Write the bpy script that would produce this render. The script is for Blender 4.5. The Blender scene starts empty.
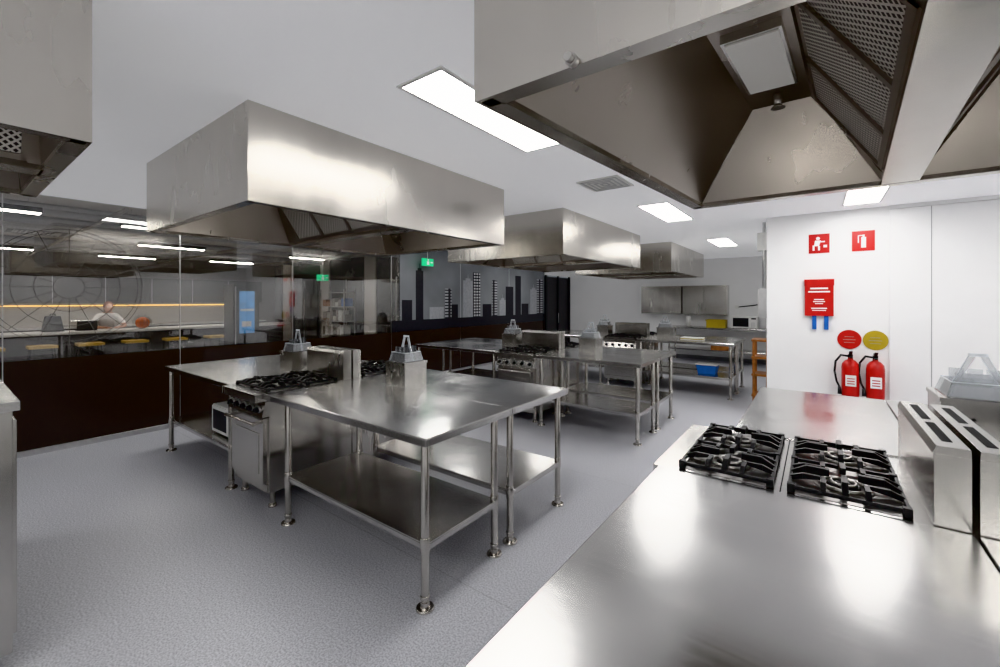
import bpy, bmesh, math, random
from mathutils import Vector, Matrix
random.seed(4)
S = bpy.context.scene
# ------------------------------------------------------------------ materials
def new_mat(name):
    m = bpy.data.materials.new(name); m.use_nodes = True
    nt = m.node_tree; b = nt.nodes['Principled BSDF']
    return m, nt, b
def plain(name, col, rough=0.5, metal=0.0, emit=None, es=0.0, noise=0.0, nscale=20, coat=0):
    m, nt, b = new_mat(name)
    b.inputs['Base Color'].default_value = (*col, 1)
    b.inputs['Roughness'].default_value = rough
    b.inputs['Metallic'].default_value = metal
    b.inputs['Coat Weight'].default_value = coat
    if emit:
        b.inputs['Emission Color'].default_value = (*emit, 1)
        b.inputs['Emission Strength'].default_value = es
    if noise > 0:
        tc = nt.nodes.new('ShaderNodeTexCoord'); n = nt.nodes.new('ShaderNodeTexNoise')
        n.inputs['Scale'].default_value = nscale; n.inputs['Detail'].default_value = 3
        nt.links.new(tc.outputs['Object'], n.inputs['Vector'])
        r = nt.nodes.new('ShaderNodeValToRGB')
        r.color_ramp.elements[0].position = .3; r.color_ramp.elements[1].position = .7
        r.color_ramp.elements[0].color = tuple(c*(1-noise) for c in col)+(1,)
        r.color_ramp.elements[1].color = tuple(min(1, c*(1+noise)) for c in col)+(1,)
        nt.links.new(n.outputs['Fac'], r.inputs['Fac'])
        nt.links.new(r.outputs['Color'], b.inputs['Base Color'])
    return m
def steel(name, col, r0, r1, stretch=(1, 1, 1), blotch=1.5, var=.04):
    m, nt, b = new_mat(name); L = nt.links
    b.inputs['Metallic'].default_value = 1
    tc = nt.nodes.new('ShaderNodeTexCoord')
    mp = nt.nodes.new('ShaderNodeMapping'); mp.inputs['Scale'].default_value = stretch; mp.inputs['Rotation'].default_value = (0, 0, .35 if stretch[0] != stretch[1] and stretch[2] == 1 else 0)
    L.new(tc.outputs['Object'], mp.inputs['Vector'])
    n = nt.nodes.new('ShaderNodeTexNoise'); n.inputs['Scale'].default_value = 2; n.inputs['Detail'].default_value = 3
    L.new(mp.outputs['Vector'], n.inputs['Vector'])
    n2 = nt.nodes.new('ShaderNodeTexNoise'); n2.inputs['Scale'].default_value = blotch; n2.inputs['Detail'].default_value = 3
    L.new(tc.outputs['Object'], n2.inputs['Vector'])
    mx = nt.nodes.new('ShaderNodeMath'); mx.operation = 'MULTIPLY_ADD'
    mx.inputs[1].default_value = .3; L.new(n.outputs['Fac'], mx.inputs[0])
    ml = nt.nodes.new('ShaderNodeMath'); ml.operation = 'MULTIPLY'; ml.inputs[1].default_value = .7
    L.new(n2.outputs['Fac'], ml.inputs[0]); L.new(ml.outputs[0], mx.inputs[2])
    mr = nt.nodes.new('ShaderNodeMapRange')
    mr.inputs['From Min'].default_value = .35; mr.inputs['From Max'].default_value = .65
    mr.inputs['To Min'].default_value = r0; mr.inputs['To Max'].default_value = r1
    L.new(mx.outputs[0], mr.inputs['Value']); L.new(mr.outputs[0], b.inputs['Roughness'])
    cr = nt.nodes.new('ShaderNodeMapRange'); cr.inputs['From Min'].default_value = .3; cr.inputs['From Max'].default_value = .7
    cr.inputs['To Min'].default_value = 1-var; cr.inputs['To Max'].default_value = 1+var
    L.new(mx.outputs[0], cr.inputs['Value'])
    vm = nt.nodes.new('ShaderNodeVectorMath'); vm.operation = 'SCALE'; vm.inputs[0].default_value = col
    L.new(cr.outputs[0], vm.inputs['Scale']); L.new(vm.outputs[0], b.inputs['Base Color'])
    return m
M = {}
M['top'] = steel('steel_benchtop', (.545, .54, .53), .14, .27, (2, 30, 1), 2.6, .08)
M['steel'] = steel('steel_brushed', (.57, .555, .53), .18, .29, (8, 8, .6))
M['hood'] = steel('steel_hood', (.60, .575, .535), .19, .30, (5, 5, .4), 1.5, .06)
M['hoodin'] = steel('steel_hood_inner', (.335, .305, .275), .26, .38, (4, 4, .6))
M['shelf'] = steel('steel_shelf', (.55, .54, .525), .15, .25, (1, 4, 2))
M['leg'] = plain('steel_leg', (.56, .54, .51), .22, 1)
M['iron'] = plain('cast_iron', (.016, .016, .017), .4, 0, noise=.3, nscale=80)
M['black'] = plain('black_plastic', (.015, .015, .016), .35, noise=.1)
M['dark'] = plain('dark_gap', (.02, .02, .02), .8, noise=.1)
M['tray'] = plain('burner_tray', (.30, .29, .28), .32, 1, noise=.15, nscale=15)
M['white'] = plain('white_plastic', (.78, .78, .76), .35, noise=.03)
M['wall'] = plain('wall_white_paint_fill_glow', (.80, .80, .80), .55, noise=.01, nscale=3, emit=(1, 1, 1), es=.03)  # white paint with a faint glow added as fill light
M['ceil'] = plain('ceiling_paint_fill_glow', (.80, .80, .82), .8, noise=.01, nscale=2, emit=(.97, .98, 1), es=.20)  # whole ceiling glows a little, added as even ambient fill, not a lamp
M['red'] = plain('red_paint', (.50, .014, .010), .35, noise=.06, coat=.3)
M['yellow'] = plain('yellow_paint', (.45, .33, .03), .4, noise=.06)
M['seat'] = plain('stool_seat_yellow', (.62, .40, .10), .45, noise=.1)
M['blue'] = plain('blue_strap', (.02, .12, .45), .5, noise=.1)
M['wood'] = plain('wood', (.34, .14, .045), .45, noise=.35, nscale=12)
M['orange'] = plain('basketball_rubber', (.55, .13, .03), .6, noise=.15, nscale=60)
M['burner'] = plain('burner_alloy', (.50, .49, .47), .35, 1, noise=.1)
M['led'] = plain('led_panel', (1, 1, 1), .5, emit=(1, .985, .965), es=22)
M['led2'] = plain('linear_led', (1, 1, 1), .5, emit=(1, .96, .89), es=45)
M['hlamp'] = plain('hood_lamp_lens', (.6, .59, .57), .4, emit=(1, .97, .92), es=.08)
M['gold'] = plain('warm_led_strip', (1, .8, .4), .5, emit=(1, .60, .16), es=2.2)
M['green'] = plain('exit_green', (.02, .45, .2), .4, emit=(.05, .8, .35), es=.4)
M['signwhite'] = plain('sign_white', (.9, .9, .9), .4)
M['screen'] = plain('blue_screen', (.1, .3, .6), .2, emit=(.12, .32, .6), es=.4, noise=.3, nscale=5)
M['darkwall'] = plain('charcoal_wall', (.055, .054, .055), .35, noise=.15)
M['midwall'] = plain('taupe_wall', (.27, .25, .23), .6, noise=.1)
M['greywall'] = plain('grey_wall', (.40, .38, .35), .6, noise=.05)
M['lightwall'] = plain('light_wall', (.66, .63, .59), .6, noise=.03)
M['frost'] = plain('frosted_film', (.20, .21, .225), .12, noise=.3, nscale=.7)
M['trim'] = plain('grey_trim', (.35, .35, .36), .4, noise=.05)
M['slat'] = plain('vent_slat', (.55, .55, .56), .5, noise=.05)
M['line'] = plain('graphic_line', (.14, .135, .13), .4, noise=.05)
M['alu'] = plain('aluminium', (.6, .6, .6), .35, 1, noise=.04)
# floor vinyl speckled
m, nt, b = new_mat('vinyl_floor'); L = nt.links
tc = nt.nodes.new('ShaderNodeTexCoord')
n = nt.nodes.new('ShaderNodeTexNoise'); n.inputs['Scale'].default_value = 110; n.inputs['Detail'].default_value = 3
L.new(tc.outputs['Object'], n.inputs['Vector'])
r = nt.nodes.new('ShaderNodeValToRGB')
r.color_ramp.elements[0].position = .36; r.color_ramp.elements[1].position = .6
r.color_ramp.elements[0].color = (.345, .35, .38, 1); r.color_ramp.elements[1].color = (.565, .57, .605, 1)
L.new(n.outputs['Fac'], r.inputs['Fac'])
br = nt.nodes.new('ShaderNodeTexBrick'); br.inputs['Scale'].default_value = 1
br.offset = 0; br.inputs['Brick Width'].default_value = 12; br.inputs['Row Height'].default_value = 1.8
br.inputs['Mortar Size'].default_value = .004
br.inputs['Color1'].default_value = (1, 1, 1, 1); br.inputs['Color2'].default_value = (1, 1, 1, 1); br.inputs['Mortar'].default_value = (.8, .8, .8, 1)
L.new(tc.outputs['Object'], br.inputs['Vector'])
mx = nt.nodes.new('ShaderNodeMixRGB'); mx.blend_type = 'MULTIPLY'; mx.inputs[0].default_value = 1
L.new(r.outputs['Color'], mx.inputs[1]); L.new(br.outputs['Color'], mx.inputs[2]); L.new(mx.outputs[0], b.inputs['Base Color'])
b.inputs['Roughness'].default_value = .42
M['floor'] = m
# brown gloss film
m, nt, b = new_mat('brown_glass_film')
b.inputs['Roughness'].default_value = .12
n = nt.nodes.new('ShaderNodeTexNoise'); n.inputs['Scale'].default_value = 1.2
r = nt.nodes.new('ShaderNodeValToRGB'); r.color_ramp.elements[0].color = (.020, .013, .010, 1); r.color_ramp.elements[1].color = (.034, .021, .016, 1)
nt.links.new(n.outputs['Fac'], r.inputs['Fac']); nt.links.new(r.outputs['Color'], b.inputs['Base Color'])
M['brown'] = m
# clear pane
def pane(name, tint, minf, ior=1.5, rough=0.0, haze=0):
    m = bpy.data.materials.new(name); m.use_nodes = True; nt = m.node_tree; nt.nodes.clear()
    o = nt.nodes.new('ShaderNodeOutputMaterial'); mix = nt.nodes.new('ShaderNodeMixShader')
    t = nt.nodes.new('ShaderNodeBsdfTransparent'); t.inputs[0].default_value = (*tint, 1)
    g = nt.nodes.new('ShaderNodeBsdfGlossy'); g.inputs['Roughness'].default_value = rough; g.inputs[0].default_value = (1, 1, 1, 1)
    f = nt.nodes.new('ShaderNodeFresnel'); f.inputs['IOR'].default_value = ior
    a = nt.nodes.new('ShaderNodeMath'); a.operation = 'ADD'; a.inputs[1].default_value = minf; a.use_clamp = True
    nt.links.new(f.outputs[0], a.inputs[0]); nt.links.new(a.outputs[0], mix.inputs[0])
    base = t.outputs[0]
    if haze:
        d = nt.nodes.new('ShaderNodeBsdfDiffuse'); d.inputs[0].default_value = (.85, .87, .9, 1)
        h = nt.nodes.new('ShaderNodeMixShader'); h.inputs[0].default_value = haze
        nt.links.new(t.outputs[0], h.inputs[1]); nt.links.new(d.outputs[0], h.inputs[2]); base = h.outputs[0]
    nt.links.new(base, mix.inputs[1]); nt.links.new(g.outputs[0], mix.inputs[2]); nt.links.new(mix.outputs[0], o.inputs[0])
    return m
M['glass'] = pane('partition_glass', (.86, .86, .86), .07)
M['acrylic'] = pane('acrylic', (.96, .97, .98), .05, 1.35, .02, .2)
M['acrylic_edge'] = plain('acrylic_edge', (.85, .89, .93), .2)
# filter mesh: diamond lattice
m, nt, b = new_mat('filter_mesh'); L = nt.links
tc = nt.nodes.new('ShaderNodeTexCoord'); mp = nt.nodes.new('ShaderNodeMapping')
mp.inputs['Rotation'].default_value = (0, 0, math.radians(45)); L.new(tc.outputs['UV'], mp.inputs['Vector'])
sx = nt.nodes.new('ShaderNodeSeparateXYZ'); L.new(mp.outputs[0], sx.inputs[0])
outs = []
for k in (0, 1):
    a = nt.nodes.new('ShaderNodeMath'); a.operation = 'MULTIPLY'; a.inputs[1].default_value = 50; L.new(sx.outputs[k], a.inputs[0])
    f = nt.nodes.new('ShaderNodeMath'); f.operation = 'FRACT'; L.new(a.outputs[0], f.inputs[0])
    g = nt.nodes.new('ShaderNodeMath'); g.operation = 'GREATER_THAN'; g.inputs[1].default_value = .4; L.new(f.outputs[0], g.inputs[0])
    outs.append(g)
mu = nt.nodes.new('ShaderNodeMath'); mu.operation = 'MULTIPLY'; L.new(outs[0].outputs[0], mu.inputs[0]); L.new(outs[1].outputs[0], mu.inputs[1])
mx = nt.nodes.new('ShaderNodeMixRGB'); mx.inputs[1].default_value = (.8, .77, .72, 1); mx.inputs[2].default_value = (.07, .065, .06, 1)
L.new(mu.outputs[0], mx.inputs[0]); L.new(mx.outputs[0], b.inputs['Base Color'])
b.inputs['Metallic'].default_value = .4; b.inputs['Roughness'].default_value = .45
M['mesh'] = m
# skyline windows
def windows(name, base, win, sc, zk=1.3):
    m, nt, b = new_mat(name); L = nt.links
    tc = nt.nodes.new('ShaderNodeTexCoord'); sx = nt.nodes.new('ShaderNodeSeparateXYZ'); L.new(tc.outputs['Object'], sx.inputs[0])
    o = []
    for k, s, th in ((1, sc, .35), (2, sc*zk, .4)):
        a = nt.nodes.new('ShaderNodeMath'); a.operation = 'MULTIPLY'; a.inputs[1].default_value = s; L.new(sx.outputs[k], a.inputs[0])
        f = nt.nodes.new('ShaderNodeMath'); f.operation = 'FRACT'; L.new(a.outputs[0], f.inputs[0])
        g = nt.nodes.new('ShaderNodeMath'); g.operation = 'GREATER_THAN'; g.inputs[1].default_value = th; L.new(f.outputs[0], g.inputs[0]); o.append(g)
    mu = nt.nodes.new('ShaderNodeMath'); mu.operation = 'MULTIPLY'; L.new(o[0].outputs[0], mu.inputs[0]); L.new(o[1].outputs[0], mu.inputs[1])
    mx = nt.nodes.new('ShaderNodeMixRGB'); mx.inputs[1].default_value = (*base, 1); mx.inputs[2].default_value = (*win, 1)
    L.new(mu.outputs[0], mx.inputs[0]); L.new(mx.outputs[0], b.inputs['Base Color']); b.inputs['Roughness'].default_value = .12
    return m
M['bld'] = windows('skyline_print_windows', (.05, .05, .055), (.5, .51, .53), 11)
M['bld3'] = windows('skyline_print_bands', (.05, .05, .055), (.36, .37, .39), 5, 3)
M['bld2'] = plain('skyline_print', (.035, .035, .04), .12, noise=.1)
M['bld4'] = plain('skyline_print_grey', (.33, .34, .36), .12, noise=.1)

# ------------------------------------------------------------------ mesh builder
class MB:
    def __init__(s, name):
        s.name = name; s.bm = bmesh.new(); s.mats = []; s.T = Matrix.Identity(4); s.uv = s.bm.loops.layers.uv.new('UVMap'); s.fn = None
    def mi(s, k):
        if k not in s.mats: s.mats.append(k)
        return s.mats.index(k)
    def v(s, p):
        p = s.T @ Vector(p)
        if s.fn: p = Vector(s.fn(p))
        return s.bm.verts.new(p)
    def poly(s, pts, mat, smooth=False, uvs=None):
        f = s.bm.faces.new([s.v(p) for p in pts]); f.material_index = s.mi(mat); f.smooth = smooth
        if uvs:
            for l, u in zip(f.loops, uvs): l[s.uv].uv = u
        return f
    def box(s, x0, x1, y0, y1, z0, z1, mat):
        c = [(x0,y0,z0),(x1,y0,z0),(x1,y1,z0),(x0,y1,z0),(x0,y0,z1),(x1,y0,z1),(x1,y1,z1),(x0,y1,z1)]
        s.hexa(c, mat)
    def hexa(s, c, mat):
        vs = [s.v(p) for p in c]
        for q in ((0,3,2,1),(4,5,6,7),(0,1,5,4),(1,2,6,5),(2,3,7,6),(3,0,4,7)):
            f = s.bm.faces.new([vs[i] for i in q]); f.material_index = s.mi(mat)
    def cyl(s, p0, p1, r0, r1, mat, seg=16, caps=True):
        p0, p1 = Vector(p0), Vector(p1); d = (p1-p0).normalized()
        a = Vector((1,0,0)) if abs(d.x) < .9 else Vector((0,1,0))
        u = d.cross(a).normalized(); w = d.cross(u)
        A = []; B = []
        for i in range(seg):
            t = 2*math.pi*i/seg; o = u*math.cos(t)+w*math.sin(t)
            A.append(s.v(p0+o*r0)); B.append(s.v(p1+o*r1))
        for i in range(seg):
            j = (i+1) % seg
            f = s.bm.faces.new([A[i], A[j], B[j], B[i]]); f.smooth = True; f.material_index = s.mi(mat)
        if caps:
            f = s.bm.faces.new(A[::-1]); f.material_index = s.mi(mat)
            f = s.bm.faces.new(B); f.material_index = s.mi(mat)
    def lathe(s, prof, c, mat, seg=24):
        rings = []
        for r, z in prof:
            rings.append([s.v((c[0]+r*math.cos(2*math.pi*i/seg), c[1]+r*math.sin(2*math.pi*i/seg), c[2]+z)) for i in range(seg)])
        for a, bb in zip(rings, rings[1:]):
            for i in range(seg):
                j = (i+1) % seg
                f = s.bm.faces.new([a[i], a[j], bb[j], bb[i]]); f.smooth = True; f.material_index = s.mi(mat)
        for q in (rings[0][::-1], rings[-1]):
            f = s.bm.faces.new(q); f.material_index = s.mi(mat)
    def tube(s, pts, r, mat, seg=10):
        for a, bb in zip(pts, pts[1:]): s.cyl(a, bb, r, r, mat, seg)
        for p in pts[1:-1]: s.ball(p, r, mat, 8, 6)
    def ring(s, c, r, rt, mat, seg=28, k=6):
        R_ = [[s.v((c[0]+(r+rt*math.cos(b))*math.cos(a), c[1]+(r+rt*math.cos(b))*math.sin(a), c[2]+rt*math.sin(b))) for b in [2*math.pi*j/k for j in range(k)]] for a in [2*math.pi*i/seg for i in range(seg)]]
        for i in range(seg):
            for j in range(k):
                f = s.bm.faces.new([R_[i][j], R_[(i+1)%seg][j], R_[(i+1)%seg][(j+1)%k], R_[i][(j+1)%k]]); f.smooth = True; f.material_index = s.mi(mat)
    def ball(s, c, r, mat, u=20, vv=14, sc=(1,1,1)):
        rings = []
        for k in range(1, vv):
            th = math.pi*k/vv
            rings.append([s.v((c[0]+sc[0]*r*math.sin(th)*math.cos(2*math.pi*i/u), c[1]+sc[1]*r*math.sin(th)*math.sin(2*math.pi*i/u), c[2]+sc[2]*r*math.cos(th))) for i in range(u)])
        t = s.v((c[0], c[1], c[2]+sc[2]*r)); bo = s.v((c[0], c[1], c[2]-sc[2]*r))
        for i in range(u):
            j = (i+1) % u
            f = s.bm.faces.new([t, rings[0][i], rings[0][j]]); f.smooth = True; f.material_index = s.mi(mat)
            f = s.bm.faces.new([bo, rings[-1][j], rings[-1][i]]); f.smooth = True; f.material_index = s.mi(mat)
        for a, bb in zip(rings, rings[1:]):
            for i in range(u):
                j = (i+1) % u
                f = s.bm.faces.new([a[i], bb[i], bb[j], a[j]]); f.smooth = True; f.material_index = s.mi(mat)
    def done(s, bevel=0, parent=None):
        bmesh.ops.recalc_face_normals(s.bm, faces=s.bm.faces)
        me = bpy.data.meshes.new(s.name); s.bm.to_mesh(me); s.bm.free()
        for k in s.mats: me.materials.append(M[k])
        o = bpy.data.objects.new(s.name, me); S.collection.objects.link(o)
        if bevel:
            bv = o.modifiers.new('bevel', 'BEVEL'); bv.width = bevel; bv.segments = 2; bv.limit_method = 'ANGLE'; bv.angle_limit = math.radians(50)
        if parent: o.parent = parent
        return o
def R(x, y, z, ang): return Matrix.Translation((x, y, z)) @ Matrix.Rotation(math.radians(ang), 4, 'Z')

# ------------------------------------------------------------------ room shell
CZ = 2.70; GX = -6.5; XE = 3.2; YS = -4.2; YF = 12.45; BX = -15.2
def sbox(name, *a, bevel=0):
    q = MB(name); q.box(*a); return q.done(bevel)
sbox('floor', BX-.2, XE+.2, YS-.2, YF+.2, -.1, 0, 'floor')
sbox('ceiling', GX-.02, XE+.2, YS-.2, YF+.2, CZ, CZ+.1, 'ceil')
sbox('ceiling_back_room', BX-.2, GX-.02, YS-.2, YF+.2, CZ+.1, CZ+.2, 'lightwall')
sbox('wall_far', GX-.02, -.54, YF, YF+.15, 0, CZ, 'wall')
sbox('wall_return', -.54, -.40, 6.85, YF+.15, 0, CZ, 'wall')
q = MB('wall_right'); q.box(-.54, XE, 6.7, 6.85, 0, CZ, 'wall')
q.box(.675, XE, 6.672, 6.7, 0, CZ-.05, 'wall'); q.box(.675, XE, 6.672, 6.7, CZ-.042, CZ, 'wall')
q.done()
q = MB('trim_1'); q.box(1.02, 1.026, 6.668, 6.672, .1, CZ-.05, 'trim'); q.done()
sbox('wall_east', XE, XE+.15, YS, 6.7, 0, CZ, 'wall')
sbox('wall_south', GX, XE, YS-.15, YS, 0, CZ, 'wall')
sbox('baseboard_right', -.54, XE, 6.655, 6.672, 0, .1, 'trim')
sbox('baseboard_far', GX+.05, -.54, YF-.015, YF, 0, .1, 'trim')
# glass partition
q = MB('window_1')
ys = [-4.2, -1.7, .43, 1.9, 3.35, 5.25, 7.2, 9.1, 10.9]
for a, bb in zip(ys, ys[1:]):
    q.box(GX-.006, GX+.006, a+.004, bb-.004, .06, CZ, 'glass')
q.done()
q = MB('trim_2')
q.box(GX-.03, GX+.03, YS, YF, 0, .055, 'alu'); 
for y in ys[1:-1]: q.box(GX-.010, GX+.010, y-.004, y+.004, .06, CZ, 'alu')
q.done()
q = MB('wall_brown_film')
for a, bb in zip(ys, ys[1:]):
    q.box(GX+.008, GX+.014, a+.005, bb-.005, .06, .98, 'brown')
q.done()
# door at far end of the partition
q = MB('door_1'); 
q.box(GX-.03, GX+.03, 10.9, 12.44, .06, 2.3, 'darkwall')
q.box(GX+.03, GX+.07, 10.9, 10.98, .06, 2.34, 'black'); q.box(GX+.03, GX+.07, 12.36, 12.44, .06, 2.34, 'black')
q.box(GX+.03, GX+.07, 11.64, 11.70, .06, 2.34, 'black')
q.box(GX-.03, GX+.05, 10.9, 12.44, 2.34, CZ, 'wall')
q.cyl((GX+.10, 11.6, .9), (GX+.10, 11.6, 1.2), .012, .012, 'alu'); q.done()
# skyline print
q = MB('skyline_film')
q.box(GX+.0075, GX+.0090, 5.45, 10.9, .985, CZ-.02, 'frost')
q.box(GX+.0092, GX+.013, 5.25, 10.9, .985, 1.2, 'bld2')
y = 5.5; k = 0
hs = [1.6, 2.2, 1.45, 1.85, 1.5, 2.05, 2.25, 1.5, 2.1, 1.6, 1.95, 2.25, 1.5, 1.9, 2.2, 1.5, 1.7, 2.25, 1.55, 1.8, 2.1, 1.5, 2.3, 1.7]
mt = ['bld2', 'bld2', 'bld4', 'bld3', 'bld2', 'bld4', 'bld', 'bld2', 'bld3', 'bld4', 'bld2']
while y < 10.8:
    w = random.choice([.2, .26, .34, .42]); w = min(w, 10.88-y)
    h = hs[k % len(hs)]
    q.box(GX+.0092, GX+.013, y, y+w, 1.2, h, mt[k % 11])
    if k % 4 == 1: q.box(GX+.0092, GX+.013, y+w*.47, y+w*.52, h, h+.14, mt[k % 11]); q.box(GX+.0092, GX+.013, y+w*.25, y+w*.75, h, h+.05, mt[k % 11])
    y += w + random.choice([.01, .04, .10, .18]); k += 1
q.done()
# compass graphic
q = MB('compass_window_graphic')
cy, cz = .90, 1.74; X = GX+.012
def ring(rr, wd):
    n = 72
    for i in range(n):
        t0 = 2*math.pi*i/n; t1 = 2*math.pi*(i+1)/n
        q.poly([(X, cy+rr*math.cos(t0), cz+rr*math.sin(t0)), (X, cy+rr*math.cos(t1), cz+rr*math.sin(t1)),
                (X, cy+(rr+wd)*math.cos(t1), cz+(rr+wd)*math.sin(t1)), (X, cy+(rr+wd)*math.cos(t0), cz+(rr+wd)*math.sin(t0))], 'line')
for rr in (.12, .26, .42, .58, .62): ring(rr, .005)
for i in range(16):
    t = 2*math.pi*i/16; c, s_ = math.cos(t), math.sin(t); w = .0025
    q.poly([(X, cy+.12*c-w*s_, cz+.12*s_+w*c), (X, cy+.12*c+w*s_, cz+.12*s_-w*c), (X, cy+.62*c+w*s_, cz+.62*s_-w*c), (X, cy+.62*c-w*s_, cz+.62*s_+w*c)], 'line')
q.done()

# ------------------------------------------------------------------ lights
def panel(x0, x1, y0, y1):
    q = MB('ceiling_light_panel')
    q.box(x0, x1, y0, y1, CZ-.006, CZ-.001, 'led')
    for a in ((x0-.02, x0, y0-.02, y1+.02), (x1, x1+.02, y0-.02, y1+.02), (x0, x1, y0-.02, y0), (x0, x1, y1, y1+.02)):
        q.box(*a, CZ-.010, CZ-.001, 'white')
    return q.done()
for p in [(-1.71, -1.43, 1.45, 2.62), (-1.67, -1.35, 4.95, 6.15), (-1.60, -1.28, 8.45, 9.65), (-1.72, -1.42, -2.6, -1.4),  # last panel is unseen, behind the camera, added to light the right bench
          (.25, .55, 5.25, 6.3), (-5.45, -5.15, 1.4, 2.6), (-5.45, -5.15, 4.9, 6.1), (-5.45, -5.15, 8.4, 9.6), (-5.45, -5.15, -2.4, -1.2),
          (1.9, 2.2, 1.2, 2.4), (1.9, 2.2, 4.2, 5.4), (1.2, 1.5, -2.4, -1.2), (-.3, 0, -1.9, -.7)]:  # unseen panels outside the view, added to light the right bench
    panel(*p)
q = MB('ceiling_air_vent')
q.box(-1.80, -1.40, 3.60, 4.02, CZ-.010, CZ-.001, 'white')
for i in range(4):
    e = .03+i*.045
    for a in ((-1.80+e, -1.40-e, 3.60+e, 3.612+e), (-1.80+e, -1.40-e, 4.008-e, 4.02-e), (-1.80+e, -1.788+e, 3.60+e, 4.02-e), (-1.412-e, -1.40-e, 3.60+e, 4.02-e)): q.box(*a, CZ-.014, CZ-.010, 'slat')
q.done()
# ------------------------------------------------------------------ hoods
def hood(name, x0, x1, y0, y1, zb=2.147, bank='x', fn=None, lamp=True, eslope=.2):
    q = MB(name)
    cx, cy = (x0+x1)/2, (y0+y1)/2; hx, hy = (x1-x0)/2, (y1-y0)/2
    if bank == 'y': q.T = R(cx, cy, zb, 0)
    else: q.T = R(cx, cy, zb, 90); hx, hy = hy, hx
    q.fn = fn
    H = CZ-zb-.001; t = .012; lp = .05
    q.box(-hx, -hx+t, -hy, hy, 0, H, 'hood'); q.box(hx-t, hx, -hy, hy, 0, H, 'hood')
    q.box(-hx+t, hx-t, -hy, -hy+t, 0, H, 'hood'); q.box(-hx+t, hx-t, hy-t, hy, 0, H, 'hood')
    for sg in (-1, 1):
        a, b_ = sorted((sg*(hx-t), sg*(hx-lp))); q.box(a, b_, -hy+t, hy-t, 0, .012, 'hood')
        a, b_ = sorted((sg*(hx-lp), sg*(hx-lp-.008))); q.box(a, b_, -hy+lp, hy-lp, 0, .04, 'hood')
        a, b_ = sorted((sg*(hy-t), sg*(hy-lp))); q.box(-hx+t, hx-t, a, b_, 0, .012, 'hood')
        a, b_ = sorted((sg*(hy-lp), sg*(hy-lp-.008))); q.box(-hx+lp, hx-lp, a, b_, 0, .04, 'hood')
    q.box(-.065, .065, -hy+lp, hy-lp, 0, .03, 'hood')
    zt = .42; xi = hx-lp-.008; yi = hy-lp-.008; ye = yi-eslope
    xs = .34*hx if hx < 1 else .36*hx
    xs = min(xs, .32); xo = max(xi-.29, xs+.2)
    for sg in (-1, 1):
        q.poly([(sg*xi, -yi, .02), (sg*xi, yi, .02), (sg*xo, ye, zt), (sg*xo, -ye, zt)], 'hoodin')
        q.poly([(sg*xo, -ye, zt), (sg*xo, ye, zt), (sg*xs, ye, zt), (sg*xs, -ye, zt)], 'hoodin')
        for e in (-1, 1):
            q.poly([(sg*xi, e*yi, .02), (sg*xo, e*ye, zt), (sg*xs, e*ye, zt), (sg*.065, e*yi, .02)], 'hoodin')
            q.cyl((sg*xi, e*yi, .02), (sg*xo, e*ye, zt), .004, .004, 'hood', 6)
        nf = max(2, round(2*ye/.5)); L0 = -ye; st = 2*ye/nf
        for i in range(nf):
            ya, yb = L0+i*st, L0+(i+1)*st
            def P(f, y, off=0):
                return (sg*(.065+(xs-.065)*f+off*.8), y, .03+(zt-.03)*f-off*.6)
            q.poly([P(0, ya), P(0, yb), P(1, yb), P(1, ya)], 'mesh', uvs=[(0, ya), (0, yb), (.45, yb), (.45, ya)])
            fw = .018
            for (f0, f1, y_0, y_1) in ((0, 1, ya, ya+fw), (0, 1, yb-fw, yb), (0, .055, ya, yb), (.945, 1, ya, yb)):
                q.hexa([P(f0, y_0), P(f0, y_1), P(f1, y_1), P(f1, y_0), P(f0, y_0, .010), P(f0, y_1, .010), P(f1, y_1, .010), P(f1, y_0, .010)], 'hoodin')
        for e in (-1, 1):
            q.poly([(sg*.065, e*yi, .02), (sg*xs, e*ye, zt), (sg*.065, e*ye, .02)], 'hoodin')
        if lamp:
            xm = (xo+xs)/2; w = min(.09, (xo-xs)/2-.03)
            yc = ye*.22
            a, b_ = sorted((sg*(xm-w), sg*(xm+w)))
            q.box(a, b_, yc-.25, yc+.25, zt-.035, zt-.001, 'steel')
            q.box(a+.010, b_-.010, yc-.235, yc+.235, zt-.040, zt-.035, 'hlamp')
            q.cyl((sg*xm, ye-.12, zt-.05), (sg*xm, ye-.12, zt), .018, .018, 'burner', 10)
            q.cyl((sg*xm, ye-.12, zt-.065), (sg*xm, ye-.12, zt-.05), .03, .012, 'burner', 10)
    return q.done()
hood('exhaust_hood', -4.32, -2.50, 1.04, 3.42)
hood('exhaust_hood', -4.30, -2.42, 4.50, 7.25)
hood('exhaust_hood', -4.2, -2.20, 8.35, 11.2)
hood('exhaust_hood', -3.34, -2.02, -2.1, .337, bank='y', eslope=.04)
def skew(p):
    k = .062-.045*p.x
    return (p.x-k*(2.76-p.y), p.y, p.z)
hood('exhaust_hood', -.595, 1.22, .90, 2.76, bank='y', fn=skew)
q = MB('hood_drain_plug'); q.cyl((-.455, .8995, 2.155), (-.455, .88, 2.155), .014, .014, 'burner', 14); q.cyl((-.455, .88, 2.155), (-.455, .865, 2.155), .010, .010, 'burner', 14); q.done()

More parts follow.
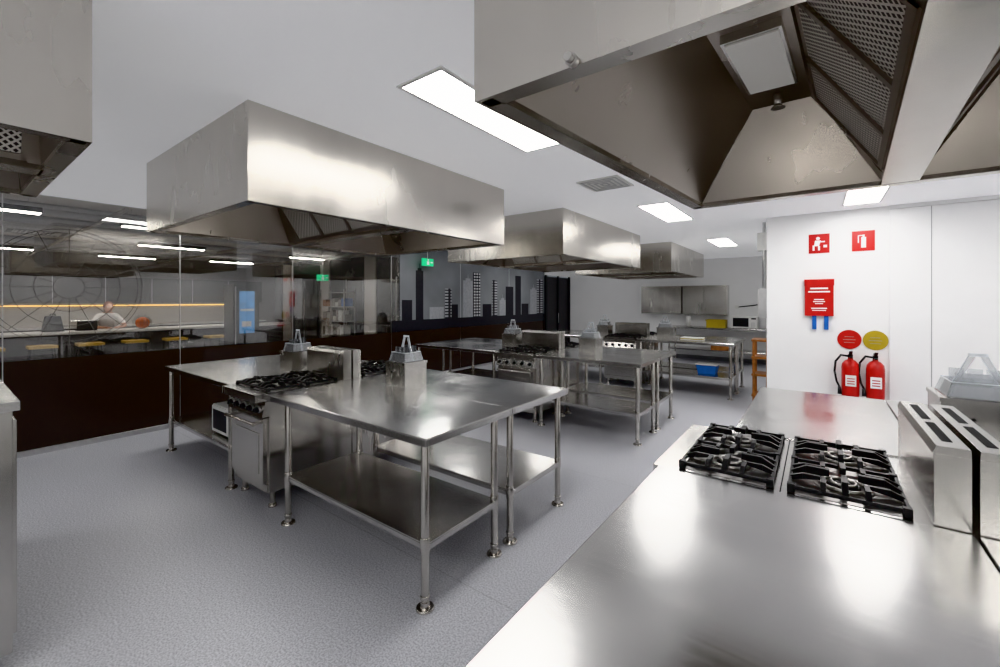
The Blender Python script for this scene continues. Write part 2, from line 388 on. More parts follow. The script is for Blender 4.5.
# ------------------------------------------------------------------ tables
def table(name, x0, x1, y0, y1, lx=None, ly=None, shelf=True, z=.9, shelfx=None):
    q = MB(name)
    q.box(x0, x1, y0, y1, z-.006, z, 'top')
    for a in ((x0, x1, y0, y0+.02), (x0, x1, y1-.02, y1), (x0, x0+.02, y0+.02, y1-.02), (x1-.02, x1, y0+.02, y1-.02)):
        q.box(*a, z-.045, z-.006, 'top')
    lx = lx or (x0+.05, x1-.05); ly = ly or (y0+.05, y1-.05)
    for yy in ly: q.box(lx[0], lx[1], yy-.02, yy+.02, z-.045, z-.012, 'shelf')
    for a in lx:
        q.box(a-.02, a+.02, ly[0], ly[1], z-.046, z-.011, 'shelf')
        for c in ly:
            q.cyl((a, c, .03), (a, c, z-.04), .022, .022, 'leg', 20)
            q.cyl((a, c, .05), (a, c, .07), .025, .025, 'leg', 20)
            q.cyl((a, c, .01), (a, c, .05), .028, .019, 'leg', 20)
            q.cyl((a, c, 0), (a, c, .012), .050, .045, 'leg', 24)
            if shelf: q.cyl((a, c, .29), (a, c, .37), .026, .026, 'leg', 20)
    if shelf:
        q.box(lx[0]-.02, lx[1]+.02, ly[0]-.01, ly[1]+.01, .335, .345, 'shelf')
        for yy in (ly[0]-.01, ly[1]-.005): q.box(lx[0]-.02, lx[1]+.02, yy, yy+.015, .305, .335, 'shelf')
        for xx in (lx[0]-.02, lx[1]+.005): q.box(xx, xx+.015, ly[0]+.01, ly[1]-.01, .305, .335, 'shelf')
    return q.done(.0025)

# ------------------------------------------------------------------ gas range
def gas_range(name, T, W=.6, D=.745, guard_t=.085):
    q = MB(name); q.T = T
    yb = D-guard_t
    for a in (.06, W-.06):
        for c in (.1, D-.1):
            q.cyl((a, c, .02), (a, c, .14), .02, .02, 'leg'); q.cyl((a, c, 0), (a, c, .02), .032, .028, 'leg')
    q.box(.003, W-.003, .05, D, .13, .86, 'steel')
    q.box(.02, W-.02, .04, .05, .13, .19, 'steel')
    q.box(.025, W-.025, .012, .05, .20, .70, 'steel')
    q.box(.09, W-.09, .008, .012, .27, .58, 'steel')
    for a in (.08, W-.08): q.box(a-.012, a+.012, -.04, .012, .655, .675, 'steel')
    q.cyl((.05, -.045, .665), (W-.05, -.045, .665), .013, .013, 'leg')
    q.hexa([(.003, -.005, .715), (W-.003, -.005, .715), (W-.003, .05, .715), (.003, .05, .715), (.003, .02, .83), (W-.003, .02, .83), (W-.003, .05, .83), (.003, .05, .83)], 'steel')
    nk = 5
    for i in range(nk):
        x = .07+(W-.14)*i/(nk-1)
        q.cyl((x, .006, .772), (x, -.006, .769), .03, .03, 'alu', 18)
        q.cyl((x, -.006, .769), (x, -.03, .763), .022, .019, 'black', 18)
        q.box(x-.004, x+.004, -.038, -.028, .748, .782, 'black')
    q.box(0, W, -.055, .03, .835, .895, 'steel')
    q.box(0, W, .03, yb, .86, .893, 'top')
    q.box(0, W, yb, D-.004, .86, 1.125, 'steel')
    q.hexa([(0, yb-.004, 1.125), (W, yb-.004, 1.125), (W, D-.004, 1.125), (0, D-.004, 1.125), (.0, yb+.006, 1.15), (W, yb+.006, 1.15), (W, D-.006, 1.15), (.0, D-.006, 1.15)], 'steel')
    q.box(.07, W/2-.03, yb+.028, D-.032, 1.1495, 1.1515, 'dark'); q.box(W/2+.03, W-.07, yb+.028, D-.032, 1.1495, 1.1515, 'dark')
    # two separate cast grates, front and back, each over two burners side by side
    X0, X1 = .025, W-.025; gap = .045; Y0, Y1 = .045, yb-.045; gl = (Y1-Y0-gap)/2
    q.box(.012, W-.012, Y0+gl+gap/2-.002, Y0+gl+gap/2+.002, .893, .8945, 'dark')
    for g in range(2):
        c0 = Y0+g*(gl+gap); c1 = c0+gl; yc = (c0+c1)/2; xmid = (X0+X1)/2
        q.box(X0+.006, X1-.006, c0+.006, c1-.006, .893, .8952, 'tray')
        th = .010; z0, z1 = .908, .922
        for r_ in ((X0, X1, c0, c0+th), (X0, X1, c1-th, c1)): q.box(*r_, z0, z1, 'iron')
        for r_ in ((X0, X0+th, c0, c1), (X1-th, X1, c0, c1), (xmid-th*.7, xmid+th*.7, c0, c1)): q.box(*r_, z0, z1, 'iron')
        for fx in (X0+.01, xmid, X1-.01):
            for fy in (c0+.01, c1-.01): q.box(fx-.012, fx+.012, fy-.012, fy+.012, .8952, z1+.004, 'iron')
        for (a, b_) in ((X0, xmid), (xmid, X1)):
            xm = (a+b_)/2; hx_, hy_ = (b_-a)/2, (c1-c0)/2
            q.cyl((xm, yc, .8952), (xm, yc, .899), .092, .088, 'tray', 32)
            q.ring((xm, yc, .903), .070, .007, 'burner', 32)
            q.cyl((xm, yc, .899), (xm, yc, .910), .052, .048, 'iron', 28)
            q.ring((xm, yc, .913), .038, .006, 'burner')
            q.cyl((xm, yc, .906), (xm, yc, .914), .024, .020, 'iron', 20)
            for (dx, dy, ro) in ((1, 0, hx_), (-1, 0, hx_), (0, 1, hy_), (0, -1, hy_)):
                for o_, ri in ((0, .042), (-.062, .066), (.062, .066)):
                    w_ = .0095 if o_ == 0 else .008
                    px, py = -dy, dx; zt_ = .952 if o_ == 0 else .940
                    ro_ = ro-.004
                    if ri >= ro_-.03: continue
                    def PT(rad, side, z): return (xm+dx*rad+px*(o_+side*w_), yc+dy*rad+py*(o_+side*w_), z)
                    rm = ri+(ro_-ri)*.6
                    q.hexa([PT(ri, -1, .928), PT(rm, -1, .918), PT(rm, 1, .918), PT(ri, 1, .928), PT(ri, -1, zt_), PT(rm, -1, zt_), PT(rm, 1, zt_), PT(ri, 1, zt_)], 'iron')
                    q.hexa([PT(rm, -1, .918), PT(ro_, -1, z0), PT(ro_, 1, z0), PT(rm, 1, .918), PT(rm, -1, zt_), PT(ro_, -1, z1+.002), PT(ro_, 1, z1+.002), PT(rm, 1, zt_)], 'iron')
    return q.done(.002)

def island(x0, s0, s1, x1, y0, y1, lr=None):
    ym = (y0+y1)/2; D = ym-.004-y0
    gas_range('gas_range_oven', R(s0, y0, 0, 0), s1-s0, D)
    gas_range('gas_range_oven', R(s1, y1, 0, 180), s1-s0, D)
    for (a, b_, side) in ((x0, s0-.012, 0), (s1+.012, x1, 1)):
        L_ = (a+.05, b_-.06) if side == 0 else ((lr or a+.06), b_-.05)
        table('stainless_steel_table', a, b_, y0, ym-.004, L_, (y0+.045, ym-.13))
        table('stainless_steel_table', a, b_, ym+.004, y1, L_, (ym+.04, y1-.08))
island(-5.56, -3.93, -3.33, -1.58, 1.49, 3.02, -3.04)
island(-5.15, -3.52, -2.90, -1.54, 4.63, 6.08)
island(-4.9, -3.25, -2.62, -1.06, 7.62, 9.02)
# right island (ranges face -X / +X)
XM = .38
table('stainless_steel_table', -.54, XM-.004, -1.2, 1.855)
table('stainless_steel_table', XM+.004, 1.26, -1.2, 1.855)
table('stainless_steel_table', -.36, XM-.004, 2.60, 4.0)
table('stainless_steel_table', XM+.004, 1.26, 2.60, 4.0)
gas_range('gas_range_oven', R(-.51, 2.592, 0, -90), .73, XM-.004+.51)
gas_range('gas_range_oven', R(1.26, 1.862, 0, 90), .73, 1.26-XM-.004)

# left foreground cabinet
q = MB('stainless_steel_cabinet')
q.box(-4.3, -2.74, -.55, .21, .1, 1.13, 'steel'); q.box(-4.32, -2.72, -.57, .23, 1.13, 1.17, 'top')
for a in (-4.2, -2.84):
    for c in (-.45, .12): q.cyl((a, c, 0), (a, c, .1), .025, .022, 'leg')
q.box(-4.26, -3.54, .21, .225, .16, 1.08, 'steel'); q.box(-3.5, -2.78, .21, .225, .16, 1.08, 'steel')
for a in (-3.6, -3.44): q.cyl((a, .25, .6), (a, .25, .9), .01, .01, 'leg')
q.done(.003)

# ------------------------------------------------------------------ caddies with acrylic stands
def caddy(x, y, z=.9, s=.12, h=.185):
    q = MB('steel_caddy_with_acrylic_stand'); q.T = R(x, y, z, 0)
    q.box(-s, s, -s, s, 0, h-.02, 'steel'); q.box(-s-.006, s+.006, -s-.006, s+.006, h-.02, h, 'steel')
    q.cyl((-s*.3, -s-.001, h*.55), (-s*.3, -s-.006, h*.55), .008, .008, 'black', 10)
    w = s*.85; t = .004; hz = h
    q.box(-w, w, -w, w, hz, hz+t, 'acrylic')
    top = .075
    for sg in (-1, 1):
        q.hexa([(sg*w, -w, hz+t), (sg*(w-t), -w, hz+t), (sg*(w-t), w, hz+t), (sg*w, w, hz+t), (sg*w*.85, -w*.85, hz+top), (sg*(w*.85-t), -w*.85, hz+top), (sg*(w*.85-t), w*.85, hz+top), (sg*w*.85, w*.85, hz+top)], 'acrylic')
        q.hexa([(-w, sg*w, hz+t), (w, sg*w, hz+t), (w, sg*(w-t), hz+t), (-w, sg*(w-t), hz+t), (-w*.85, sg*w*.85, hz+top), (w*.85, sg*w*.85, hz+top), (w*.85, sg*(w*.85-t), hz+top), (-w*.85, sg*(w*.85-t), hz+top)], 'acrylic')
        q.box(-w*.85, w*.85, sg*w*.85-.002, sg*w*.85+.002, hz+top, hz+top+.003, 'acrylic_edge')
        q.box(sg*w*.85-.002, sg*w*.85+.002, -w*.85, w*.85, hz+top, hz+top+.003, 'acrylic_edge')
    for sg in (-1, 1):
        q.hexa([(sg*w*.8-.012, -.003, hz+t), (sg*w*.8+.012, -.003, hz+t), (sg*w*.8+.012, .003, hz+t), (sg*w*.8-.012, .003, hz+t),
                (sg*.022-.012, -.003, hz+.20), (sg*.022+.012, -.003, hz+.20), (sg*.022+.012, .003, hz+.20), (sg*.022-.012, .003, hz+.20)], 'acrylic')
        q.cyl((sg*(w*.8+.01), 0, hz+t), (sg*.034, 0, hz+.20), .0025, .0025, 'acrylic_edge', 6); q.cyl((sg*(w*.8-.012), 0, hz+t), (sg*.012, 0, hz+.19), .002, .002, 'acrylic_edge', 6)
    q.box(-.034, .034, -.003, .003, hz+.20, hz+.216, 'acrylic_edge')
    q.box(-w*.55, w*.55, -.002, .002, hz+t, hz+.11, 'acrylic')
    for i in (-1, 0, 1):
        q.box(i*w*.5-.028, i*w*.5+.028, -w*.5, -w*.5+.003, hz+t, hz+.12, 'acrylic'); q.box(i*w*.5-.028, i*w*.5+.028, w*.4, w*.4+.003, hz+t, hz+.13, 'acrylic')
    return q.done()
for p in [(-2.80, 2.42), (-4.26, 2.25), (-3.75, 5.36), (-2.48, 5.4), (-3.5, 8.3), (-2.3, 8.3), (.66, 3.2)]: caddy(*p, s=.16 if p[0] > 0 else .12, h=.21 if p[0] > 0 else .185)

def microwave(x, y, z, ang, w=.5, d=.34, h=.27):
    q = MB('microwave_oven'); q.T = R(x, y, z, ang)
    for a in (-w/2+.04, w/2-.04):
        for c in (-d/2+.04, d/2-.04): q.cyl((a, c, 0), (a, c, .012), .012, .012, 'black', 10)
    q.box(-w/2, w/2, -d/2, d/2, .012, h, 'white')
    q.box(-w/2+.01, w*.22, -d/2-.012, -d/2, .022, h-.01, 'white'); q.box(-w/2+.04, w*.17, -d/2-.014, -d/2-.012, .05, h-.04, 'black')
    q.box(w*.24, w/2-.01, -d/2-.01, -d/2, .022, h-.01, 'white'); q.box(w*.27, w/2-.03, -d/2-.012, -d/2-.01, h-.07, h-.035, 'black')
    for i in range(3):
        for j in range(4): q.box(w*.27+i*.03, w*.27+.02+i*.03, -d/2-.013, -d/2-.01, .04+j*.032, .06+j*.032, 'alu')
    return q.done(.003)
microwave(-4.36, 1.78, .346, 0)
table('stainless_steel_bench', -3.2, -.62, 11.7, 12.4)
microwave(-1.42, 12.02, .901, 0, .56, .4, .3)
q = MB('wall_mounted_cabinet')
for a in (-4.0, -2.9):
    q.box(a, a+1.07, 12.08, 12.44, 1.22, 1.98, 'steel')
    q.box(a+.01, a+.53, 12.062, 12.08, 1.235, 1.965, 'steel'); q.box(a+.54, a+1.06, 12.062, 12.08, 1.235, 1.965, 'steel')
    q.cyl((a+.49, 12.04, 1.3), (a+.49, 12.04, 1.42), .008, .008, 'leg', 8); q.cyl((a+.58, 12.04, 1.3), (a+.58, 12.04, 1.42), .008, .008, 'leg', 8)
q.done(.003)
q = MB('yellow_storage_crate'); q.T = R(-2.05, 12.0, .901, 0)
for a in ((-.22, .22, -.15, .15, 0, .01), (-.22, .22, -.15, -.14, .01, .2), (-.22, .22, .14, .15, .01, .2), (-.22, -.21, -.14, .14, .01, .2), (.21, .22, -.14, .14, .01, .2), (-.235, .235, -.165, -.15, .17, .2)): q.box(*a, 'yellow')
q.done()
q = MB('paper_towel_dispenser'); q.T = R(-2.75, 12.1, .901, 0); q.cyl((0, 0, 0), (0, 0, .02), .09, .09, 'alu'); q.cyl((0, 0, .02), (0, 0, .27), .06, .06, 'white'); q.cyl((0, 0, .27), (0, 0, .32), .008, .008, 'alu'); q.done()
q = MB('cardboard_box'); q.T = R(-1.95, 11.9, .346, 0); q.box(-.2, .2, -.12, .12, 0, .25, 'wood'); q.box(-.2, .2, -.004, .004, .25, .252, 'greywall'); q.done(.003)
q = MB('storage_tub'); q.T = R(-1.5, 7.95, .346, 0)
q.hexa([(-.13, -.11, 0), (.13, -.11, 0), (.13, .11, 0), (-.13, .11, 0), (-.16, -.13, .15), (.16, -.13, .15), (.16, .13, .15), (-.16, .13, .15)], 'blue'); q.box(-.17, .17, -.14, .14, .15, .17, 'white'); q.done(.004)
q = MB('chopping_board_stack'); q.T = R(-1.75, 8.0, .901, 0)
for i, k in enumerate(('white', 'yellow', 'white')): q.box(-.18, .18, -.12, .12, i*.015, i*.015+.013, k)
q.done(.003)
# ------------------------------------------------------------------ wall fittings
YW = 6.7
def extinguisher(x, mat, tagc):
    q = MB('fire_extinguisher'); z = .44; y = YW-.115
    q.lathe([(.055, 0), (.082, .012), (.085, .04), (.085, .36), (.078, .40), (.05, .435), (.026, .45), (.024, .475)], (x, y, z), mat)
    q.box(x-.022, x+.022, y-.03, y+.03, z+.475, z+.51, 'black')
    q.hexa([(x-.015, y-.03, z+.50), (x+.015, y-.03, z+.50), (x+.015, y+.03, z+.51), (x-.015, y+.03, z+.51), (x-.015, y-.14, z+.56), (x+.015, y-.14, z+.56), (x+.015, y+.03, z+.535), (x-.015, y+.03, z+.535)], 'black')
    q.box(x-.012, x+.012, y-.12, y-.02, z+.475, z+.487, 'black')
    pts = [(x-.02, y-.02, z+.49), (x-.09, y-.03, z+.50), (x-.14, y-.03, z+.42), (x-.15, y-.03, z+.30), (x-.13, y-.03, z+.18), (x-.105, y-.03, z+.12)]
    q.tube(pts, .011, 'black'); q.cyl(pts[-1], (x-.10, y-.03, z+.03), .014, .022, 'black')
    q.box(x-.05, x+.05, y-.088, y-.084, z+.14, z+.27, tagc)
    for i in range(3): q.box(x-.035, x+.035, y-.090, y-.088, z+.165+i*.03, z+.175+i*.03, 'red')
    q.box(x-.03, x+.03, y+.08, YW-.001, z+.25, z+.34, 'black'); q.box(x-.02, x+.02, y+.07, y+.09, z+.28, z+.31, 'black')
    return q.done()
extinguisher(.32, 'red', 'white'); extinguisher(.545, 'red', 'signwhite')
for x, k in ((.315, 'red'), (.555, 'yellow')):
    q = MB('extinguisher_marker_disc'); q.cyl((x, YW-.001, 1.12), (x, YW-.008, 1.12), .115, .115, k, 40)
    for i, wz in enumerate((.045, .06, .05)): q.box(x-wz, x+wz, YW-.010, YW-.008, 1.15-i*.035, 1.155-i*.035, 'greywall' if k == 'red' else 'trim')
    q.done()
def sign(x, z, kind):
    q = MB('fire_safety_sign'); q.box(x-.105, x+.105, YW-.006, YW-.001, z-.12, z+.12, 'red')
    Y0, Y1 = YW-.009, YW-.006
    if kind:
        q.cyl((x-.01, Y1, z+.065), (x-.01, Y0, z+.065), .02, .02, 'signwhite', 16)
        q.hexa([(x-.05, Y0, z-.03), (x, Y0, z-.03), (x, Y1, z-.03), (x-.05, Y1, z-.03), (x-.04, Y0, z+.04), (x+.02, Y0, z+.04), (x+.02, Y1, z+.04), (x-.04, Y1, z+.04)], 'signwhite')
        q.box(x+.01, x+.06, Y0, Y1, z+.015, z+.03, 'signwhite'); q.box(x-.065, x-.045, Y0, Y1, z-.085, z-.02, 'signwhite'); q.box(x-.01, x+.01, Y0, Y1, z-.085, z-.03, 'signwhite')
        q.box(x+.045, x+.08, Y0, Y1, z-.05, z-.02, 'signwhite')
    else:
        q.box(x-.02, x+.025, Y0, Y1, z-.08, z+.045, 'signwhite'); q.box(x-.008, x+.012, Y0, Y1, z+.045, z+.075, 'signwhite'); q.box(x-.045, x+.01, Y0, Y1, z+.06, z+.072, 'signwhite'); q.box(x-.05, x-.04, Y0, Y1, z-.02, z+.07, 'signwhite')
    q.done()
sign(.02, 2.31, True); sign(.445, 2.31, False)
q = MB('fire_blanket_pouch'); x = .02
q.box(x-.145, x+.145, YW-.035, YW-.001, 1.40, 1.85, 'red'); q.box(x-.15, x+.15, YW-.04, YW-.001, 1.78, 1.86, 'red')
for i, (w, zz, t_) in enumerate(((.09, 1.735, .02), (.11, 1.695, .018), (.05, 1.60, .012), (.06, 1.575, .01), (.04, 1.55, .01), (.08, 1.49, .012), (.07, 1.465, .01))): q.box(x-w, x+w, YW-.038, YW-.035, zz, zz+t_, 'signwhite')
for a in (-.07, .05): q.box(x+a, x+a+.045, YW-.03, YW-.01, 1.23, 1.40, 'blue')
q.done(.002)
q = MB('electrical_box'); q.box(-.66, -.541, 6.95, 7.25, 1.35, 1.76, 'alu'); q.box(-.67, -.66, 6.96, 7.24, 1.37, 1.74, 'white')
q.cyl((-.6, 7.05, 1.76), (-.6, 7.05, CZ-.001), .02, .02, 'alu'); q.cyl((-.6, 7.15, 1.76), (-.6, 7.15, 2.4), .025, .025, 'white'); q.box(-.68, -.541, 7.0, 7.2, 2.3, 2.55, 'white'); q.done(.003)
q = MB('wooden_step_stool'); q.T = R(-.655, 7.3, 0, 0)
for a in (-.10, .07):
    for c in (-.15, .12): q.box(a, a+.03, c, c+.03, 0, 1.0, 'wood')
for zz in (.2, .5, .75, 1.0): q.box(-.11, .11, -.17, .17, zz, zz+.03, 'wood')
q.done(.003)
q = MB('power_outlet'); q.box(-2.5, -2.38, YF-.012, YF-.001, 1.25, 1.33, 'white'); q.box(-2.47, -2.41, YF-.016, YF-.012, 1.27, 1.31, 'trim'); q.done()
q = MB('power_cord'); q.tube([(-1.62, YF-.02, 1.42), (-1.3, YF-.02, 1.46), (-.98, YF-.02, 1.52)], .012, 'black'); q.box(-1.0, -.88, YF-.03, YF-.001, 1.44, 1.58, 'white'); q.box(-1.7, -1.6, YF-.03, YF-.001, 1.38, 1.46, 'white'); q.done()
def exit_sign(x, y, z):
    q = MB('exit_sign'); q.box(x-.015, x+.015, y-.15, y+.15, z-.075, z+.075, 'green')
    for xx in (x-.018, x+.015):
        q.box(xx, xx+.003, y-.03, y+.03, z-.05, z+.02, 'signwhite'); q.ball((xx+.0015, y, z+.045), .018, 'signwhite', 10, 8); q.box(xx, xx+.003, y+.07, y+.13, z-.012, z+.012, 'signwhite')
    q.cyl((x, y, z+.075), (x, y, CZ-.001 if x > GX else CZ+.099), .008, .008, 'alu', 8); q.done()
exit_sign(-6.3, 6.0, 2.36); exit_sign(-9.8, 5.8, 2.15)

# ------------------------------------------------------------------ back room
sbox('wall_back_room', BX-.15, BX, YS, YF, 0, CZ+.1, 'midwall')
sbox('wall_back_room_south', BX, GX, YS-.15, YS, 0, CZ+.1, 'darkwall')
q = MB('wall_back_room_north')
q.box(BX, GX-.03, 7.2, 7.3, 0, CZ+.1, 'darkwall')
for a, w in ((-14.5, .5), (-12.2, .45), (-10.0, .5), (-7.7, .9)): q.box(a, a+w, 7.15, 7.2, 0, CZ+.1, 'lightwall')
q.done()
q = MB('window_2')
for a in (-13.9, -11.6, -9.4): q.box(a, a+1.5, 7.17, 7.2, .1, 2.2, 'black'); q.box(a+.72, a+.76, 7.15, 7.17, .1, 2.2, 'alu')
q.done()
# open shelf rack against the north wall of the back room
q = MB('open_shelf_rack'); q.T = R(-10.9, 6.9, 0, 0)
for a in (-.6, .57):
    for c in (-.18, .15): q.box(a, a+.03, c, c+.03, 0, 1.9, 'alu')
for i in range(5): q.box(-.6, .6, -.18, .18, .2+i*.4, .22+i*.4, 'alu')
for i in range(4):
    xx = -.54
    while xx < .45:
        w = random.uniform(.08, .2); h = random.uniform(.12, .3)
        q.box(xx, min(xx+w, .55), -.12, .12, .22+i*.4, .22+i*.4+h, random.choice(['white', 'greywall', 'midwall', 'blue', 'wood', 'lightwall'])); xx += w+.02
q.done()
q = MB('kitchenette_counter')
q.box(BX+.001, BX+.6, -4, 6.6, 0, .1, 'black')
q.box(BX+.001, BX+.65, -4, 6.6, .1, .9, 'darkwall'); q.box(BX+.001, BX+.67, -4, 6.6, .9, .94, 'white')
q.box(BX+.001, BX+.03, -4, 6.6, .94, 1.42, 'lightwall')
q.box(BX+.001, BX+.38, -4, 6.6, 1.52, 2.2, 'darkwall')
q.box(BX+.03, BX+.06, -4, 6.6, 1.44, 1.47, 'gold')
for i in range(11): q.box(BX+.65, BX+.655, -4+i*.96, -4+i*.96+.01, .1, .9, 'alu'); q.box(BX+.38, BX+.384, -4+i*.96, -4+i*.96+.01, 1.52, 2.2, 'alu')
q.done()
q = MB('communal_bench')
q.box(-12.95, -12.1, -2.5, 6.2, .90, .95, 'white'); q.box(-12.9, -12.45, -2.4, 6.1, 0, .90, 'darkwall'); q.done(.004)
def stool(x, y):
    q = MB('bar_stool'); q.box(x-.19, x+.19, y-.19, y+.19, .70, .75, 'seat')
    for a in (-1, 1):
        for c in (-1, 1): q.cyl((x+a*.19, y+c*.19, 0), (x+a*.15, y+c*.15, .70), .016, .016, 'black', 8)
        q.cyl((x+a*.178, y-.178, .22), (x+a*.178, y+.178, .22), .012, .012, 'black', 8); q.cyl((x-.178, y+a*.178, .22), (x+.178, y+a*.178, .22), .012, .012, 'black', 8)
    q.done(.006)
for y in (-.1, .6, 1.25, 1.9, 2.6, 3.3, 4.1): stool(-11.6, y)
q = MB('bar_stool'); x, y = -13.32, 2.45
q.cyl((x, y, .62), (x, y, .66), .17, .17, 'wood', 24); q.cyl((x, y, .02), (x, y, .62), .025, .025, 'black'); q.cyl((x, y, 0), (x, y, .02), .2, .19, 'black', 24); q.ring((x, y, .25), .15, .01, 'black'); q.cyl((x-.15, y, .25), (x+.15, y, .25), .008, .008, 'black', 8); q.done()
for (x, y0, y1) in ((-7.0, .35, .75), (-7.3, 1.5, 2.1), (-8.4, -.6, .0), (-9.6, 2.2, 3.2), (-12.2, .2, 1.2), (-12.6, 2.2, 3.2), (-12.2, 4.2, 5.2), (-9.6, 4.9, 5.7), (-9.2, -2.6, -1)):  # those above the communal bench are added to brighten room and person
    q = MB('linear_pendant_light'); q.box(x-.07, x+.07, y0, y1, 2.57, 2.63, 'black'); q.box(x-.06, x+.06, y0+.01, y1-.01, 2.564, 2.57, 'led2')
    for yy in (y0+.1, y1-.1): q.cyl((x, yy, 2.63), (x, yy, CZ+.099), .004, .004, 'alu', 6)
    q.done()
q = MB('exposed_ceiling_pipe')
for x, r_ in ((-7.7, .03), (-8.0, .05), (-8.9, .06), (-10.6, .05), (-12.0, .07), (-13.4, .05)): q.cyl((x, -4, CZ+.10-r_), (x, 7.1, CZ+.10-r_), r_, r_, 'slat', 12)
for y, r_ in ((1.4, .025), (3.9, .03), (6.0, .03)): q.cyl((BX+.1, y, CZ-.03), (GX-.1, y, CZ-.03), r_, r_, 'greywall', 10)
q.done()
def aircon(x, y):
    q = MB('ceiling_air_conditioner'); q.box(x-.42, x+.42, y-.42, y+.42, CZ-.03, CZ+.099, 'white'); q.box(x-.36, x+.36, y-.36, y+.36, CZ-.045, CZ-.03, 'white')
    for i in range(8): q.box(x-.2, x+.2, y-.2+i*.05, y-.185+i*.05, CZ-.05, CZ-.045, 'trim')
    for sg in (-1, 1): q.box(x+sg*.29-.03, x+sg*.29+.03, y-.25, y+.25, CZ-.05, CZ-.045, 'trim'); q.box(x-.25, x+.25, y+sg*.29-.03, y+sg*.29+.03, CZ-.05, CZ-.045, 'trim')
    q.done()
aircon(-9.8, 1.0); aircon(-11.3, 3.6)
q = MB('vending_machine'); q.T = R(-10.6, 4.28, 0, 0)
q.box(-.25, .25, -.27, .27, 0, 1.95, 'black'); q.box(.25, .255, -.15, .17, .85, 1.8, 'screen'); q.box(.255, .258, -.13, .15, 1.35, 1.4, 'signwhite'); q.box(.255, .258, -.10, .10, 1.0, 1.12, 'white'); q.box(.25, .26, -.2, .2, .2, .5, 'dark'); q.box(.25, .27, -.24, -.22, .6, 1.9, 'alu'); q.done(.004)
q = MB('laptop'); q.T = R(-12.6, 2.0, .951, 0)
q.box(-.11, .11, -.16, .16, 0, .012, 'black'); q.hexa([(.11, -.16, .012), (.118, -.16, .012), (.118, .16, .012), (.11, .16, .012), (.17, -.16, .21), (.178, -.16, .21), (.178, .16, .21), (.17, .16, .21)], 'black'); q.done()
q = MB('backpack'); q.T = R(-12.55, 1.5, .951, 0)
q.hexa([(-.1, -.16, 0), (.1, -.16, 0), (.1, .16, 0), (-.1, .16, 0), (-.06, -.11, .32), (.05, -.11, .32), (.05, .11, .32), (-.06, .11, .32)], 'dark'); q.box(.07, .13, -.11, .11, .02, .18, 'black'); q.tube([(0, -.04, .31), (0, -.03, .36), (0, .03, .36), (0, .04, .31)], .01, 'black'); q.done(.02)
# basketball
q = MB('basketball'); c = (-12.35, 2.90, .95+.132); q.ball(c, .13, 'orange', 32, 20)
def seam(fn_):
    n = 40; pts = [fn_(2*math.pi*i/n) for i in range(n+1)]
    for a, b_ in zip(pts, pts[1:]): q.cyl(a, b_, .003, .003, 'black', 5, False)
r_ = .1295
seam(lambda t: (c[0]+r_*math.cos(t), c[1]+r_*math.sin(t), c[2])); seam(lambda t: (c[0]+r_*math.cos(t), c[1], c[2]+r_*math.sin(t)))
for o_ in (-.06, .06):
    rr_ = math.sqrt(r_*r_-o_*o_); seam(lambda t: (c[0]+rr_*math.cos(t), c[1]+o_, c[2]+rr_*math.sin(t)))
q.done()

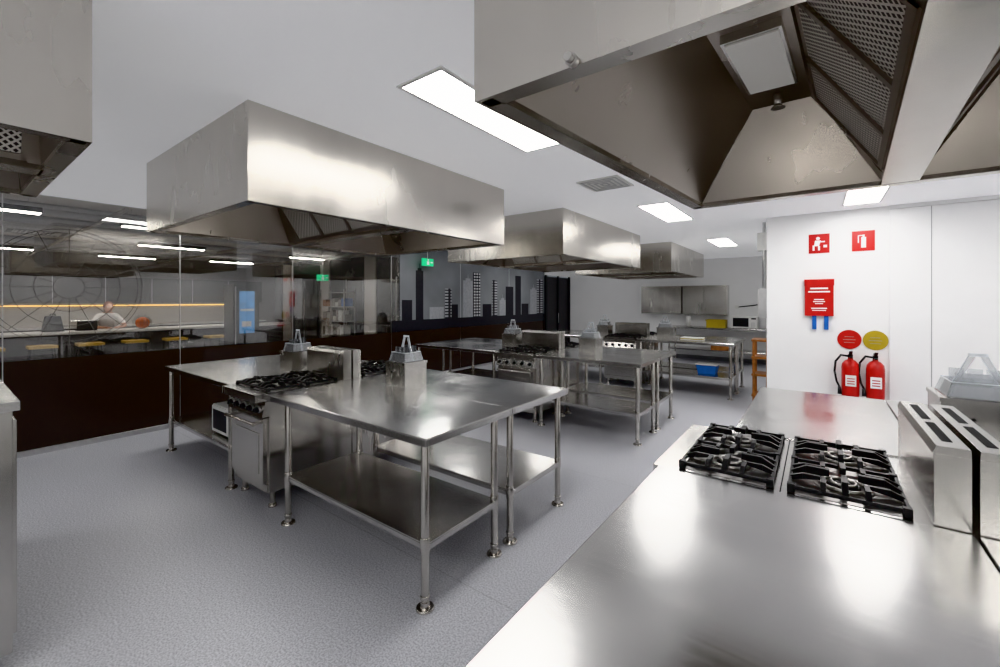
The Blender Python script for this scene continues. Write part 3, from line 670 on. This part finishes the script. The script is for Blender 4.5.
# ------------------------------------------------------------------ seated person
def person(px, py):
    root = bpy.data.objects.new('seated_person', None); S.collection.objects.link(root); root.location = (px, py, 0)
    skin = plain('skin', (.62, .36, .26), .5, noise=.05); hair = plain('hair', (.22, .07, .03), .6, noise=.3, nscale=60)
    m, nt, b = new_mat('clothed_body'); L = nt.links
    tc = nt.nodes.new('ShaderNodeTexCoord'); sx = nt.nodes.new('ShaderNodeSeparateXYZ'); L.new(tc.outputs['Object'], sx.inputs[0])
    def cmp(sock, op, v):
        n = nt.nodes.new('ShaderNodeMath'); n.operation = op; n.inputs[1].default_value = v; L.new(sock, n.inputs[0]); return n.outputs[0]
    low = cmp(sx.outputs[2], 'LESS_THAN', .83)
    fore = nt.nodes.new('ShaderNodeMath'); fore.operation = 'MULTIPLY'
    L.new(cmp(sx.outputs[0], 'GREATER_THAN', .25), fore.inputs[0]); L.new(cmp(sx.outputs[2], 'LESS_THAN', 1.07), fore.inputs[1])
    neck = cmp(sx.outputs[2], 'GREATER_THAN', 1.30)
    sk = nt.nodes.new('ShaderNodeMath'); sk.operation = 'MAXIMUM'; L.new(fore.outputs[0], sk.inputs[0]); L.new(neck, sk.inputs[1])
    a = nt.nodes.new('ShaderNodeMixRGB'); a.inputs[1].default_value = (.85, .83, .82, 1); a.inputs[2].default_value = (.62, .36, .26, 1); L.new(sk.outputs[0], a.inputs[0])
    c2 = nt.nodes.new('ShaderNodeMixRGB'); c2.inputs[2].default_value = (.03, .04, .07, 1); L.new(low, c2.inputs[0]); L.new(a.outputs[0], c2.inputs[1])
    L.new(c2.outputs[0], b.inputs['Base Color']); b.inputs['Roughness'].default_value = .7
    V = [((0,0,.77),.15,.13), ((.03,0,.92),.13,.11), ((.10,0,1.08),.15,.11), ((.16,0,1.22),.13,.09), ((.20,0,1.31),.055,.055), ((.235,0,1.37),.05,.05)]
    E = [(0,1),(1,2),(2,3),(3,4),(4,5)]
    for sg in (-1, 1):
        i = len(V)
        V += [((.16,sg*.16,1.23),.065,.065), ((.24,sg*.26,1.09),.05,.05), ((.32,sg*.28,1.0),.042,.042), ((.44,sg*.18,.985),.032,.032), ((.54,sg*.10,.98),.024,.02), ((.59,sg*.07,.975),.034,.016)]
        E += [(3,i),(i,i+1),(i+1,i+2),(i+2,i+3),(i+3,i+4),(i+4,i+5)]
        j = len(V)
        V += [((.05,sg*.10,.765),.085,.08), ((.24,sg*.13,.755),.075,.075), ((.36,sg*.14,.74),.058,.058), ((.33,sg*.14,.55),.052,.052), ((.28,sg*.14,.32),.036,.036), ((.29,sg*.14,.27),.036,.03), ((.40,sg*.15,.25),.036,.022)]
        E += [(0,j),(j,j+1),(j+1,j+2),(j+2,j+3),(j+3,j+4),(j+4,j+5),(j+5,j+6)]
    def skinned(name, V, E, mat, lv=2):
        me = bpy.data.meshes.new(name); me.from_pydata([v[0] for v in V], E, []); me.materials.append(mat)
        o = bpy.data.objects.new(name, me); S.collection.objects.link(o); o.parent = root
        bm_ = bmesh.new(); bm_.from_mesh(me); lay = bm_.verts.layers.skin.verify(); bm_.verts.ensure_lookup_table()
        for i, v in enumerate(bm_.verts): v[lay].radius = (V[i][1], V[i][2]); v[lay].use_root = (i == 0)
        bm_.to_mesh(me); bm_.free()
        o.modifiers.new('skin', 'SKIN').use_smooth_shade = True
        s_ = o.modifiers.new('sub', 'SUBSURF'); s_.levels = lv; s_.render_levels = lv
        return o
    skinned('body', V, E, m)
    for sg in (-1, 1):
        for k, (off, ln) in enumerate(((-.024, .062), (-.008, .072), (.008, .068), (.024, .052))):
            y = sg*.07+off; x = .60
            skinned(f'finger_{"l" if sg<0 else "r"}_{k}', [((x,y,.982),.009,.009), ((x+ln*.5,y,.985),.008,.008), ((x+ln*.8,y,.974),.007,.007), ((x+ln,y,.963),.006,.006)], [(0,1),(1,2),(2,3)], skin, 1)
        skinned(f'thumb_{"l" if sg<0 else "r"}', [((.57,sg*.05,.975),.010,.010), ((.60,sg*.02,.972),.009,.009), ((.63,sg*.012,.966),.007,.007)], [(0,1),(1,2)], skin, 1)
    M['skin'] = skin; M['hair'] = hair
    q = MB('head'); hx, hz = .27, 1.43
    q.ball((hx, 0, hz), .1, 'skin', 24, 18, (.95, .76, 1.18)); q.ball((hx+.03, 0, hz-.065), .055, 'skin', 16, 12, (1, .85, .9))
    q.ball((hx+.098, 0, hz-.008), .012, 'skin', 10, 8, (.8, .8, 2)); q.ball((hx+.105, 0, hz-.025), .014, 'skin', 10, 8)
    for sg in (-1, 1):
        q.ball((hx+.082, sg*.03, hz+.01), .012, 'white', 10, 8); q.ball((hx+.092, sg*.03, hz+.01), .005, 'black', 8, 6)
        q.ball((hx-.005, sg*.078, hz-.005), .024, 'skin', 10, 8, (.6, .35, 1.1))
    q.ball((hx+.082, 0, hz-.06), .018, 'red', 10, 8, (.4, 1.2, .3))
    q.done(parent=root)
    q = MB('hair_cap'); q.ball((hx-.022, 0, hz+.03), .104, 'hair', 24, 18, (.95, .86, 1.05)); q.ball((hx-.06, 0, hz-.03), .07, 'hair', 16, 12, (.8, 1.1, 1.4)); q.done(parent=root)
person(-13.32, 2.45)

# ------------------------------------------------------------------ world, camera
w = bpy.data.worlds.new('world'); S.world = w; w.use_nodes = True
w.node_tree.nodes['Background'].inputs[0].default_value = (.6, .65, .7, 1); w.node_tree.nodes['Background'].inputs[1].default_value = .3
cam = bpy.data.cameras.new('camera'); co = bpy.data.objects.new('camera', cam); S.collection.objects.link(co)
co.location = (0, 0, 1.6); co.rotation_euler = (math.radians(90), 0, math.radians(36.72))
cam.sensor_width = 36; cam.lens = 15.3; cam.shift_y = -.0335; cam.clip_start = .02
S.camera = co
S.view_settings.view_transform = 'Khronos PBR Neutral'; S.view_settings.look = 'None'; S.view_settings.exposure = .05
